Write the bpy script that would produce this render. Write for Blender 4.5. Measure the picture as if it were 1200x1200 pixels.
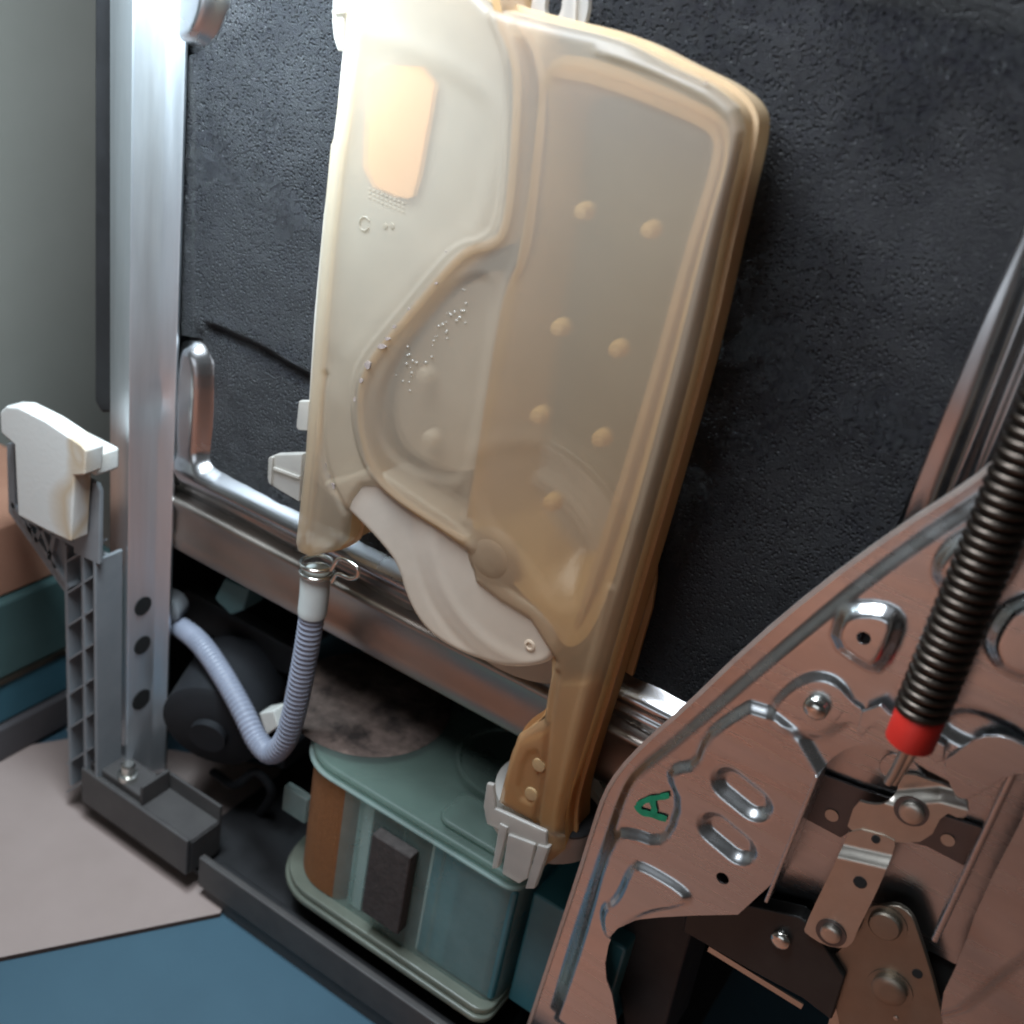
import bpy, bmesh, math, random
import numpy as np
from mathutils import Vector, Matrix
random.seed(7); rng = np.random.default_rng(7)
SC = bpy.context.scene
for o in list(bpy.data.objects): bpy.data.objects.remove(o)
COL = SC.collection

# ------------------------------------------------------------------ camera
# World: X runs along the depth of the machine (+X = its door), +Y into the machine, Z up, metres.
FPX, DIST = 1303.08, 0.55
def _n(v): v = np.array(v, float); return v/np.linalg.norm(v)
DN = _n((-470, 2480, FPX)); LF = _n((-2634.7, -1184.0, FPX))
LF = _n(LF - DN*(LF@DN)); NI = np.cross(DN, LF)
BASIS = np.array([-LF, NI, -DN])                      # camera vector (x right, y down, z forward) -> world
CAM = -DIST*(BASIS@np.array([0, 0, 1.0]))
def ray(px, py): return BASIS@np.array([(px-600)/FPX, (py-600)/FPX, 1.0])
def P(px, py, d):                                     # point of the photograph on the plane d metres outside the tub wall
    r = ray(px, py); t = (-d-CAM[1])/r[1]; return CAM+t*r
def PX(px, py, x): r = ray(px, py); t = (x-CAM[0])/r[0]; return CAM+t*r
def PZ(px, py, z): r = ray(px, py); t = (z-CAM[2])/r[2]; return CAM+t*r
def depth_of(p): return float((np.array(p)-CAM)@(BASIS@np.array([0, 0, 1.0])))
def mpp(px, py, d): return depth_of(P(px, py, d))/FPX # metres for one pixel there

cd = bpy.data.cameras.new('camera'); cam = bpy.data.objects.new('camera', cd); COL.objects.link(cam)
cxw = BASIS@np.array([1, 0, 0]); cyw = BASIS@np.array([0, -1, 0]); czw = BASIS@np.array([0, 0, -1])
M = Matrix.Identity(4)
for i in range(3):
    M[i][0], M[i][1], M[i][2], M[i][3] = cxw[i], cyw[i], czw[i], CAM[i]
cam.matrix_world = M
cd.sensor_width = 36; cd.lens = 36*FPX/1200; cd.clip_start = 0.01; cd.clip_end = 50
cd.dof.use_dof = True; cd.dof.focus_distance = 0.53; cd.dof.aperture_fstop = 7.0
SC.camera = cam

# ------------------------------------------------------------------ light and exposure
w = bpy.data.worlds.new('World'); SC.world = w; w.use_nodes = True
bg = w.node_tree.nodes['Background']; bg.inputs[0].default_value = (0.50, 0.48, 0.46, 1); bg.inputs[1].default_value = 0.075
def area(name, loc, target, size, power, col, size_y=None):
    l = bpy.data.lights.new(name, 'AREA'); l.energy = power; l.color = col; l.size = size
    if size_y: l.shape = 'RECTANGLE'; l.size_y = size_y
    o = bpy.data.objects.new(name, l); COL.objects.link(o); o.location = Vector(loc)
    o.rotation_euler = (Vector(target)-Vector(loc)).to_track_quat('-Z', 'Y').to_euler(); return o
area('window_light', (-0.07, -0.21, 0.43), (-0.01, 0.0, 0.05), 0.26, 4.8, (0.84, 0.92, 1.0), 0.22)
area('work_lamp', P(150, -190, 0.10), P(190, 250, 0.0), 0.07, 1.5, (0.72, 0.90, 1.0), 0.05)
fl_ = area('floor_fill', (0.02, -0.92, 0.75), (0.02, -0.90, -0.3), 0.25, 1.05, (1.0, 0.90, 0.80)); fl_.data.spread = math.radians(42)  # added spot on the unseen front floor, for orange reflections in the metal
area('cool_fill', (0.10, -1.7, 0.06), (0.1, 0, 0.0), 1.0, 2.2, (0.84, 0.92, 1.0), 0.5)  # added fill lamp behind the camera, for cool reflections in metal and mat
SC.view_settings.view_transform = 'Standard'; SC.view_settings.look = 'None'; SC.view_settings.gamma = 1
SC.view_settings.exposure = 0; SC.view_settings.use_curve_mapping = False
SC.cycles.use_denoising = True; SC.cycles.filter_width = 2.0; SC.cycles.adaptive_threshold = .03; SC.cycles.max_bounces = 10; SC.cycles.transparent_max_bounces = 16
SC.cycles.sample_clamp_indirect = 3; SC.cycles.caustics_reflective = False; SC.cycles.caustics_refractive = False

# ------------------------------------------------------------------ materials
def newmat(name):
    m = bpy.data.materials.new(name); m.use_nodes = True; nt = m.node_tree
    return m, nt, nt.nodes, nt.links, nt.nodes['Principled BSDF']
def noise_ramp(nt, scale, stops, detail=6, rough=.6, coord='Object', stretch=None, dist=0):
    N, L = nt.nodes, nt.links
    tc = N.new('ShaderNodeTexCoord'); nz = N.new('ShaderNodeTexNoise'); rp = N.new('ShaderNodeValToRGB')
    nz.inputs['Scale'].default_value = scale; nz.inputs['Detail'].default_value = detail
    nz.inputs['Roughness'].default_value = rough; nz.inputs['Distortion'].default_value = dist
    if stretch:
        mp = N.new('ShaderNodeMapping'); mp.inputs['Scale'].default_value = stretch
        L.new(tc.outputs[coord], mp.inputs[0]); L.new(mp.outputs[0], nz.inputs[0])
    else: L.new(tc.outputs[coord], nz.inputs[0])
    L.new(nz.outputs[0], rp.inputs[0])
    el = rp.color_ramp.elements
    while len(el) < len(stops): el.new(0.5)
    for e, (p, c) in zip(el, stops):
        e.position = p; e.color = (c, c, c, 1) if isinstance(c, (int, float)) else (*c, 1)
    return nz, rp
def bump(nt, bsdf, src, strength, dist=0.001):
    b = nt.nodes.new('ShaderNodeBump'); b.inputs['Strength'].default_value = strength; b.inputs['Distance'].default_value = dist
    nt.links.new(src, b.inputs['Height']); nt.links.new(b.outputs[0], bsdf.inputs['Normal']); return b
def simple(name, c1, c2, rough=.5, scale=120, bumps=0.15, metallic=0, bd=0.0006, spec=.5, rough2=None, stretch=None):
    m, nt, N, L, B = newmat(name)
    nz, rp = noise_ramp(nt, scale, [(.3, c1), (.7, c2)], stretch=stretch)
    L.new(rp.outputs[0], B.inputs['Base Color']); B.inputs['Metallic'].default_value = metallic
    B.inputs['Specular IOR Level'].default_value = spec
    _, rr = noise_ramp(nt, scale*.35, [(.3, rough), (.75, rough2 if rough2 is not None else min(1, rough*1.35))], stretch=stretch)
    L.new(rr.outputs[0], B.inputs['Roughness'])
    if bumps: bump(nt, B, nz.outputs[0], bumps, bd)
    return m
def metal(name, c, rough=.3, scale=60, b=.05, rough2=None, stretch=None):
    c = np.array(c)
    return simple(name, tuple(c*.94), tuple(np.minimum(c*1.03, 1)), rough, scale, b, 1.0, .0004, .5, rough2, stretch)
def frosted(name, col, clear, trans=.5, gloss=.09, rough=.28, noise=60, tint=None, var=.12, aged_warm=None, blur=0, fres=.35):
    """thin milky plastic: diffuse + translucent + a little clear see-through, glossy skin"""
    m, nt, N, L, B = newmat(name); N.remove(B); out = N['Material Output']
    nz, rp = noise_ramp(nt, noise, [(.25, tuple(np.array(col)*(1-var))), (.75, tuple(np.minimum(np.array(col)*(1+var*.5), 1)))])
    d = N.new('ShaderNodeBsdfDiffuse'); t = N.new('ShaderNodeBsdfTranslucent'); g = N.new('ShaderNodeBsdfGlossy'); tr = N.new('ShaderNodeBsdfTransparent')
    g.inputs['Roughness'].default_value = rough; tr.inputs[0].default_value = (*(tint or (.95, .92, .85)), 1)
    csrc = rp.outputs[0]
    if aged_warm:                                          # yellowed plastic plus painted warm light, growing towards one end of the moulding
        tc = N.new('ShaderNodeTexCoord'); dt = N.new('ShaderNodeVectorMath'); dt.operation = 'DOT_PRODUCT'; dt.inputs[1].default_value = (2.2, 0, -2.2)
        L.new(tc.outputs['Object'], dt.inputs[0]); mr = N.new('ShaderNodeMapRange'); mr.inputs[1].default_value = aged_warm[1]; mr.inputs[2].default_value = aged_warm[2]
        L.new(dt.outputs['Value'], mr.inputs[0]); mc = N.new('ShaderNodeMix'); mc.data_type = 'RGBA'; mc.inputs[7].default_value = (*aged_warm[0], 1)
        L.new(mr.outputs[0], mc.inputs[0]); L.new(rp.outputs[0], mc.inputs[6]); csrc = mc.outputs[2]
    L.new(csrc, d.inputs[0]); L.new(csrc, t.inputs[0])
    if blur:
        rf = N.new('ShaderNodeBsdfRefraction'); rf.inputs['Roughness'].default_value = .34; rf.inputs['IOR'].default_value = 1.22
        rf.inputs[0].default_value = (*(tint or (.95, .92, .85)), 1); tx = N.new('ShaderNodeMixShader'); tx.inputs[0].default_value = blur
        L.new(tr.outputs[0], tx.inputs[1]); L.new(rf.outputs[0], tx.inputs[2])
        class _o: outputs = [tx.outputs[0]]
        tr = _o
    m1 = N.new('ShaderNodeMixShader'); m1.inputs[0].default_value = trans; L.new(d.outputs[0], m1.inputs[1]); L.new(t.outputs[0], m1.inputs[2])
    m2 = N.new('ShaderNodeMixShader'); m2.inputs[0].default_value = clear; L.new(m1.outputs[0], m2.inputs[1]); L.new(tr.outputs[0], m2.inputs[2])
    fr = N.new('ShaderNodeLayerWeight'); fr.inputs[0].default_value = .25
    mu = N.new('ShaderNodeMath'); mu.operation = 'MULTIPLY_ADD'; mu.inputs[1].default_value = fres; mu.inputs[2].default_value = gloss*.5
    L.new(fr.outputs['Fresnel'], mu.inputs[0])
    m3 = N.new('ShaderNodeMixShader'); L.new(mu.outputs[0], m3.inputs[0]); L.new(m2.outputs[0], m3.inputs[1]); L.new(g.outputs[0], m3.inputs[2])
    L.new(m3.outputs[0], out.inputs[0])
    bn = N.new('ShaderNodeBump'); bn.inputs['Strength'].default_value = .12; bn.inputs['Distance'].default_value = .0008
    L.new(nz.outputs[0], bn.inputs['Height'])
    for s in (d, g): L.new(bn.outputs[0], s.inputs['Normal'])
    return m
MT = {}
MT['galv'] = metal('galvanised_steel', (.62, .64, .66), .26, 45, .06, .40)
MT['stainless'] = metal('stainless_steel', (.55, .55, .56), .20, 40, .04, .32)
MT['rail'] = metal('tinted_rail_steel', (.40, .35, .31), .28, 35, .08, .50)  # brown tint paints in the warm floor reflection
MT['plate'] = metal('pressed_zinc_steel', (.60, .61, .62), .20, 260, .015, .34, stretch=(.10, 1, 1))
MT['lever'] = metal('bare_lever_steel', (.56, .52, .46), .30, 160, .08, .42)
MT['bronze'] = metal('yellow_passivated_steel', (.31, .27, .22), .34, 120, .08, .5)
MT['darksteel'] = metal('dark_steel', (.16, .15, .15), .38, 120, .05, .5)
MT['spring'] = metal('oiled_spring_steel', (.075, .062, .052), .32, 200, .05, .45)
MT['cutedge'] = metal('raw_cut_edge', (.62, .58, .54), .5, 300, .2, .65)
MT['wire'] = metal('bright_wire', (.72, .71, .66), .16, 200, .03)
MT['post'] = metal('dull_zinc_post', (.66, .70, .74), .28, 260, .02, .42, stretch=(1, 1, .08)); MT['post'].node_tree.nodes['Principled BSDF'].inputs['Metallic'].default_value = .88
MT['grey'] = simple('grey_plastic', (.20, .215, .23), (.235, .25, .265), .42, 60, .12)
MT['foot'] = simple('dark_grey_plastic', (.055, .050, .050), (.075, .070, .067), .5, 60, .15)
MT['black'] = simple('black_plastic', (.010, .010, .011), (.018, .018, .020), .5, 80, .15)
MT['blacksteel'] = simple('black_painted_steel', (.010, .010, .010), (.018, .017, .016), .32, 80, .10)
MT['hole'] = simple('dark_hole', (.004, .004, .004), (.008, .008, .008), .8, 50, 0)
MT['navy'] = simple('navy_motor_case', (.003, .004, .006), (.006, .007, .010), .7, 60, .1)
MT['white'] = simple('white_plastic', (.62, .62, .58), (.70, .70, .66), .38, 90, .06)
MT['clipw'] = frosted('milky_clip_plastic', (.70, .67, .63), .35, .45, fres=.15)
MT['red'] = simple('red_plastic', (.42, .014, .008), (.50, .020, .012), .42, 90, .08)
MT['padfoam'] = simple('dark_foam_rubber', (.030, .024, .022), (.055, .045, .042), .85, 300, .6)
MT['ink'] = simple('green_marker_ink', (.0, .16, .075), (.004, .24, .12), .5, 300, .05)
MT['cuff'] = simple('rubber_cuff', (.50, .54, .53), (.56, .60, .58), .5, 60, .08)
MT['hose'] = simple('grey_hose_plastic', (.20, .22, .28), (.26, .28, .35), .40, 60, .05)
MT['tank'] = frosted('aged_frosted_plastic', (.86, .80, .70), .70, .45, aged_warm=((.82, .48, .21), -.45, .42), blur=.6, noise=14, var=.10, fres=.12, gloss=.05, rough=.42)
MT['tankclear'] = frosted('thin_aged_plastic', (.44, .38, .21), .55, .45)
MT['tankmilk'] = frosted('milky_plastic', (.88, .84, .78), .24, .45, aged_warm=((.86, .68, .50), -.4, .5), fres=.15, gloss=.05, rough=.4)
MT['amberwall'] = frosted('yellow_chamber_wall', (.90, .62, .28), .22, .35, aged_warm=((.74, .40, .15), -.2, .5))
MT['amber'] = frosted('thick_amber_plastic', (.80, .58, .32), .10, .6)
MT['ambersolid'] = frosted('yellowed_plastic_edge', (.82, .68, .48), .18, .5, aged_warm=((.80, .45, .18), -.5, .40), fres=.12, gloss=.05, rough=.4)
MT['speck'] = simple('dark_mould', (.20, .16, .15), (.34, .28, .25), .8, 400, .2)
MT['drop'] = frosted('water_drop', (.75, .74, .70), .75, .3, gloss=.12, rough=.2)
MT['label'] = simple('peach_reflection', (.90, .50, .25), (.95, .56, .30), .5, 30, 0)  # colour of the warm reflection painted inside the tank
MT['aqua'] = frosted('aqua_translucent_plastic', (.50, .62, .58), .62, .45, tint=(.88, .97, .96), var=.4, noise=18, rough=.45, gloss=.04, fres=.15)
MT['aqualid'] = frosted('murky_aqua_lid', (.22, .28, .25), .60, .4, tint=(.85, .94, .90), var=.5, noise=16, rough=.5, gloss=.04, fres=.10)
MT['aquadeep'] = frosted('deep_aqua_plastic', (.10, .36, .43), .30, .4, tint=(.6, .9, .95))
MT['rim'] = frosted('pale_rim_plastic', (.30, .33, .27), .30, .4, noise=24, var=.3)
MT['palepanel'] = simple('pale_inner_panel', (.52, .60, .57), (.60, .68, .65), .6, 40, .1)
MT['resin'] = simple('brown_resin_beads', (.17, .062, .018), (.26, .105, .032), .7, 900, .8, bd=.0008)
MT['mould'] = simple('mouldy_filter_felt', (.018, .012, .010), (.17, .12, .10), .9, 70, .7, bd=.002)
MT['peach'] = simple('peach_card', (.34, .17, .11), (.40, .21, .14), .7, 20, .1)
MT['teal'] = simple('teal_card', (.045, .095, .095), (.06, .12, .12), .6, 20, .1)
MT['tealblue'] = simple('blue_card', (.03, .11, .15), (.04, .13, .18), .6, 20, .1)
MT['dusk'] = simple('grey_board', (.06, .055, .06), (.08, .075, .08), .7, 20, .1)
MT['card'] = simple('beige_card', (.35, .275, .25), (.38, .30, .275), .75, 25, .12)
MT['cardedge'] = simple('brown_card_edge', (.07, .035, .025), (.11, .06, .045), .8, 90, .3)
MT['bluesheet'] = simple('blue_sheet', (.04, .095, .135), (.05, .115, .16), .55, 9, .12)
MT['wall'] = simple('grey_wall_paint', (.215, .215, .19), (.235, .235, .21), .8, 12, .1)
MT['terracotta'] = simple('terracotta_tile', (.25, .19, .16), (.60, .19, .09), .6, 5, .1)
# white packing foam with rusty water marks
def mk_foam():
    m, nt, N, L, B = newmat('stained_white_foam')
    nz, rp = noise_ramp(nt, 15, [(.0, (.68, .68, .65)), (.55, (.68, .68, .65)), (.63, (.55, .44, .31)), (.68, (.66, .65, .61))], 2, .5, dist=.4)
    L.new(rp.outputs[0], B.inputs['Base Color']); B.inputs['Roughness'].default_value = .85
    v = N.new('ShaderNodeTexVoronoi'); v.inputs['Scale'].default_value = 380; tc = N.new('ShaderNodeTexCoord'); L.new(tc.outputs['Object'], v.inputs[0])
    bump(nt, B, v.outputs['Distance'], .08, .0006); return m
MT['foam'] = mk_foam()
# bitumen felt: pitted and lumpy
def mk_mat():
    m, nt, N, L, B = newmat('black_bitumen_felt')
    nz, rp = noise_ramp(nt, 260, [(.35, (.010, .010, .015)), (.6, (.018, .019, .021)), (.75, (.062, .065, .070))], 8, .7)
    L.new(rp.outputs[0], B.inputs['Base Color'])
    _, rr = noise_ramp(nt, 14, [(.36, .20), (.62, .50)], 5, .65); L.new(rr.outputs[0], B.inputs['Roughness']); B.inputs['Specular IOR Level'].default_value = .55
    tc = N.new('ShaderNodeTexCoord')
    v = N.new('ShaderNodeTexVoronoi'); v.inputs['Scale'].default_value = 480; v.inputs['Randomness'].default_value = 1; L.new(tc.outputs['Object'], v.inputs[0])
    pit = N.new('ShaderNodeMapRange'); pit.interpolation_type = 'SMOOTHSTEP'; pit.inputs[1].default_value = .12; pit.inputs[2].default_value = .42; L.new(v.outputs['Distance'], pit.inputs[0])
    n2 = N.new('ShaderNodeTexNoise'); n2.inputs['Scale'].default_value = 1050; n2.inputs['Detail'].default_value = 5; n2.inputs['Roughness'].default_value = .7
    L.new(tc.outputs['Object'], n2.inputs[0])
    msk, mr = noise_ramp(nt, 9, [(.36, .10), (.56, 2.2)], 3)
    mu = N.new('ShaderNodeMath'); mu.operation = 'MULTIPLY'; L.new(pit.outputs[0], mu.inputs[0]); L.new(mr.outputs[0], mu.inputs[1])
    ad = N.new('ShaderNodeMath'); ad.operation = 'ADD'; L.new(mu.outputs[0], ad.inputs[0]); L.new(n2.outputs[0], ad.inputs[1])
    v2 = N.new('ShaderNodeTexVoronoi'); v2.inputs['Scale'].default_value = 620; L.new(tc.outputs['Object'], v2.inputs[0])
    sx = N.new('ShaderNodeSeparateColor'); L.new(v2.outputs['Color'], sx.inputs[0]); g1 = N.new('ShaderNodeMath'); g1.operation = 'GREATER_THAN'; g1.inputs[1].default_value = .93; L.new(sx.outputs[0], g1.inputs[0])
    g2 = N.new('ShaderNodeMath'); g2.operation = 'LESS_THAN'; g2.inputs[1].default_value = .20; L.new(v2.outputs['Distance'], g2.inputs[0])
    g3 = N.new('ShaderNodeMath'); g3.operation = 'MULTIPLY'; L.new(g1.outputs[0], g3.inputs[0]); L.new(g2.outputs[0], g3.inputs[1])
    mc = N.new('ShaderNodeMix'); mc.data_type = 'RGBA'; mc.inputs[7].default_value = (.15, .155, .16, 1); L.new(g3.outputs[0], mc.inputs[0]); L.new(rp.outputs[0], mc.inputs[6]); L.new(mc.outputs[2], B.inputs['Base Color'])
    bump(nt, B, ad.outputs[0], 1.0, .0026); return m
MT['mat'] = mk_mat()

# ------------------------------------------------------------------ object helpers
def link(name, me, mat, parent=None, smooth=False):
    o = bpy.data.objects.new(name, me); COL.objects.link(o)
    if mat: me.materials.append(MT[mat] if isinstance(mat, str) else mat)
    if parent is not None: o.parent = parent
    if smooth and len(me.polygons): me.polygons.foreach_set('use_smooth', np.ones(len(me.polygons), bool))
    me.update(); return o
def tag(o, label, cat=None, group=None, kind=None):
    o['label'] = label
    if cat: o['category'] = cat
    if group: o['group'] = group
    if kind: o['kind'] = kind
    return o
def empty(name, loc, label, cat, group=None):
    o = bpy.data.objects.new(name, None); COL.objects.link(o); o.empty_display_size = .01
    o['loc0'] = 0; del o['loc0']
    tag(o, label, cat, group); return o
def mesh(name, V, F):
    me = bpy.data.meshes.new(name); me.from_pydata([tuple(map(float, v)) for v in V], [], [tuple(f) for f in F]); me.validate(); return me
def bevel(o, wdt, seg=2, ang=35):
    b = o.modifiers.new('bevel', 'BEVEL'); b.width = wdt; b.segments = seg; b.limit_method = 'ANGLE'; b.angle_limit = math.radians(ang)
    b.harden_normals = False
    o.data.polygons.foreach_set('use_smooth', np.ones(len(o.data.polygons), bool))
    try:
        e = o.modifiers.new('wn', 'WEIGHTED_NORMAL'); e.keep_sharp = True
    except Exception: pass
    return o
def chaikin(pts, n=2, closed=True):
    p = np.array(pts, float)
    for _ in range(n):
        if closed:
            q = np.roll(p, -1, 0); p = np.stack([.75*p+.25*q, .25*p+.75*q], 1).reshape(-1, 2)
        else:
            a, b = p[:-1], p[1:]; m_ = np.stack([.75*a+.25*b, .25*a+.75*b], 1).reshape(-1, 2); p = np.vstack([p[:1], m_, p[-1:]])
    return p
def XZ(pxs, d):                                       # pixels -> (X, Z) on plane d; a third number in a point overrides d
    return np.array([P(p[0], p[1], p[2] if len(p) > 2 else d)[[0, 2]] for p in pxs])
def tess(poly):                                       # simple polygon -> triangles
    from mathutils.geometry import tessellate_polygon
    return tessellate_polygon([[Vector((float(a), float(b), 0)) for a, b in poly]])
def prism(name, poly, d0, d1, mat, parent=None, bev=0, holes=None, seg=2):
    """poly: (X,Z) outline; solid between depth d0 (outer) and d1 (inner)"""
    poly = np.array(poly); n = len(poly)
    ar = .5*np.sum(poly[:, 0]*np.roll(poly[:, 1], -1)-np.roll(poly[:, 0], -1)*poly[:, 1])
    if ar < 0: poly = poly[::-1]
    V = [(x, -d0, z) for x, z in poly]+[(x, -d1, z) for x, z in poly]
    F = [tuple(range(n)), tuple(range(2*n-1, n-1, -1))]
    F += [(i, i+n, (i+1) % n+n, (i+1) % n) for i in range(n)]
    o = link(name, mesh(name, V, F), mat, parent)
    if bev: bevel(o, bev, seg)
    return o
def pprism(name, pxs, d0, d1, mat, parent=None, bev=0, ch=0, at=None):
    q = XZ(pxs, d0 if at is None else at)
    if ch: q = chaikin(q, ch)
    return prism(name, q, d0, d1, mat, parent, bev)
def zprism(name, poly, z0, z1, mat, parent=None, bev=0, seg=2):
    """poly: (X,Y) outline, solid between heights z0 and z1"""
    poly = np.array(poly); n = len(poly)
    ar = .5*np.sum(poly[:, 0]*np.roll(poly[:, 1], -1)-np.roll(poly[:, 0], -1)*poly[:, 1])
    if ar < 0: poly = poly[::-1]
    V = [(x, y, z0) for x, y in poly]+[(x, y, z1) for x, y in poly]
    F = [tuple(range(n-1, -1, -1)), tuple(range(n, 2*n))]+[(i, (i+1) % n, (i+1) % n+n, i+n) for i in range(n)]
    o = link(name, mesh(name, V, F), mat, parent)
    if bev: bevel(o, bev, seg)
    return o
def box(name, lo, hi, mat, parent=None, bev=0):
    lo, hi = np.minimum(lo, hi), np.maximum(lo, hi)
    return zprism(name, [(lo[0], lo[1]), (hi[0], lo[1]), (hi[0], hi[1]), (lo[0], hi[1])], lo[2], hi[2], mat, parent, bev)
def lathe(name, prof, c, axis, mat, parent=None, seg=40):
    """prof: list of (radius, height along axis)"""
    ax = Vector(axis).normalized(); q = Vector((0, 0, 1)).rotation_difference(ax); V, F = [], []
    for r, h in prof:
        for k in range(seg):
            a = 2*math.pi*k/seg; V.append(Vector(c)+q@Vector((r*math.cos(a), r*math.sin(a), h)))
    m_ = len(prof)
    for i in range(m_-1):
        for k in range(seg): F.append((i*seg+k, i*seg+(k+1) % seg, (i+1)*seg+(k+1) % seg, (i+1)*seg+k))
    if prof[0][0] > 1e-6: F.append(tuple(range(seg-1, -1, -1)))
    if prof[-1][0] > 1e-6: F.append(tuple((m_-1)*seg+k for k in range(seg)))
    o = link(name, mesh(name, V, F), mat, parent, True)
    o.data.set_sharp_from_angle(angle=math.radians(38)); return o
def tube(name, pts, rad, mat, parent=None, seg=16, cap=True):
    pts = [Vector(p) for p in pts]; n = len(pts); rad = rad if hasattr(rad, '__len__') else [rad]*n
    V, F = [], []; t0 = (pts[1]-pts[0]).normalized(); u = t0.orthogonal().normalized()
    for i, p in enumerate(pts):
        t = (pts[min(i+1, n-1)]-pts[max(i-1, 0)]).normalized(); u = (u-t*u.dot(t)).normalized(); v = t.cross(u)
        for k in range(seg):
            a = 2*math.pi*k/seg; V.append(p+rad[i]*(math.cos(a)*u+math.sin(a)*v))
    for i in range(n-1):
        for k in range(seg): F.append((i*seg+k, i*seg+(k+1) % seg, (i+1)*seg+(k+1) % seg, (i+1)*seg+k))
    if cap: F += [tuple(range(seg-1, -1, -1)), tuple((n-1)*seg+k for k in range(seg))]
    o = link(name, mesh(name, V, F), mat, parent, True); o.data.set_sharp_from_angle(angle=math.radians(60)); return o
def spline(pts, n=12):
    p = [np.array(x, float) for x in pts]; p = [2*p[0]-p[1]]+p+[2*p[-1]-p[-2]]; out = []
    for i in range(1, len(p)-2):
        for k in range(n):
            t = k/n; a, b, c, d = p[i-1], p[i], p[i+1], p[i+2]
            out.append(.5*((2*b)+(-a+c)*t+(2*a-5*b+4*c-d)*t*t+(-a+3*b-3*c+d)*t**3))
    out.append(p[-2]); return out
def ribbon(name, line, d0, d1, th, mat, parent):
    c_ = np.gradient(line, axis=0); nn = np.stack([-c_[:, 1], c_[:, 0]], 1); nn /= np.linalg.norm(nn, axis=1)[:, None]; A, B = line+nn*th/2, line-nn*th/2; n = len(line)
    V = [(x, -d0, z) for x, z in A]+[(x, -d0, z) for x, z in B]+[(x, -d1, z) for x, z in B]+[(x, -d1, z) for x, z in A]; F = []
    for i in range(n-1):
        for a in range(4): b = (a+1) % 4; F.append((a*n+i, a*n+i+1, b*n+i+1, b*n+i))
    return link(name, mesh(name, V, F), mat, parent)
# signed distance to polygons / polylines
def seg_dist(pts, poly, closed=True):
    a = np.array(poly); b = np.roll(a, -1, 0) if closed else a[1:]; a = a if closed else a[:-1]
    best = np.full(len(pts), 1e9); near = np.zeros_like(pts)
    for p, q in zip(a, b):
        e = q-p; t = np.clip(((pts-p)@e)/max(e@e, 1e-18), 0, 1); c = p+t[:, None]*e; dd = np.hypot(*(pts-c).T)
        m_ = dd < best; best[m_] = dd[m_]; near[m_] = c[m_]
    return best, near
def inside(pts, poly):
    a = np.array(poly); b = np.roll(a, -1, 0); ins = np.zeros(len(pts), bool)
    for (x1, y1), (x2, y2) in zip(a, b):
        c = (y1 > pts[:, 1]) != (y2 > pts[:, 1]); xx = (x2-x1)*(pts[:, 1]-y1)/((y2-y1) if y2 != y1 else 1e-12)+x1
        ins ^= c & (pts[:, 0] < xx)
    return ins
def sdf(pts, poly):
    d_, near = seg_dist(pts, poly); s = inside(pts, poly); return np.where(s, -d_, d_), near
def S(x): x = np.clip(x, 0, 1); return x*x*(3-2*x)
def emb(poly, h, wd):
    lo, hi = poly.min(0)-wd, poly.max(0)+wd
    def f(p):
        out = np.zeros(len(p)); m_ = np.all((p > lo) & (p < hi), 1)
        if m_.any(): s, _ = sdf(p[m_], poly); out[m_] = h*S(.5-s/wd)
        return out
    return f
def ridge(line, h, wd):
    def f(p): d_, _ = seg_dist(p, line, False); return h*np.exp(-(d_/wd)**2)
    return f
def wavy(amp, seed, f0=40, f1=160):
    g = np.random.default_rng(seed); K = [(g.uniform(0, 6.3), g.uniform(f0, f1), g.uniform(0, 6.3)) for _ in range(14)]
    def f(p): return amp*sum(np.sin(fq*(p[:, 0]*math.cos(a)+p[:, 1]*math.sin(a))+ph)*f0/fq for a, fq, ph in K)/4
    return f
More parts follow.
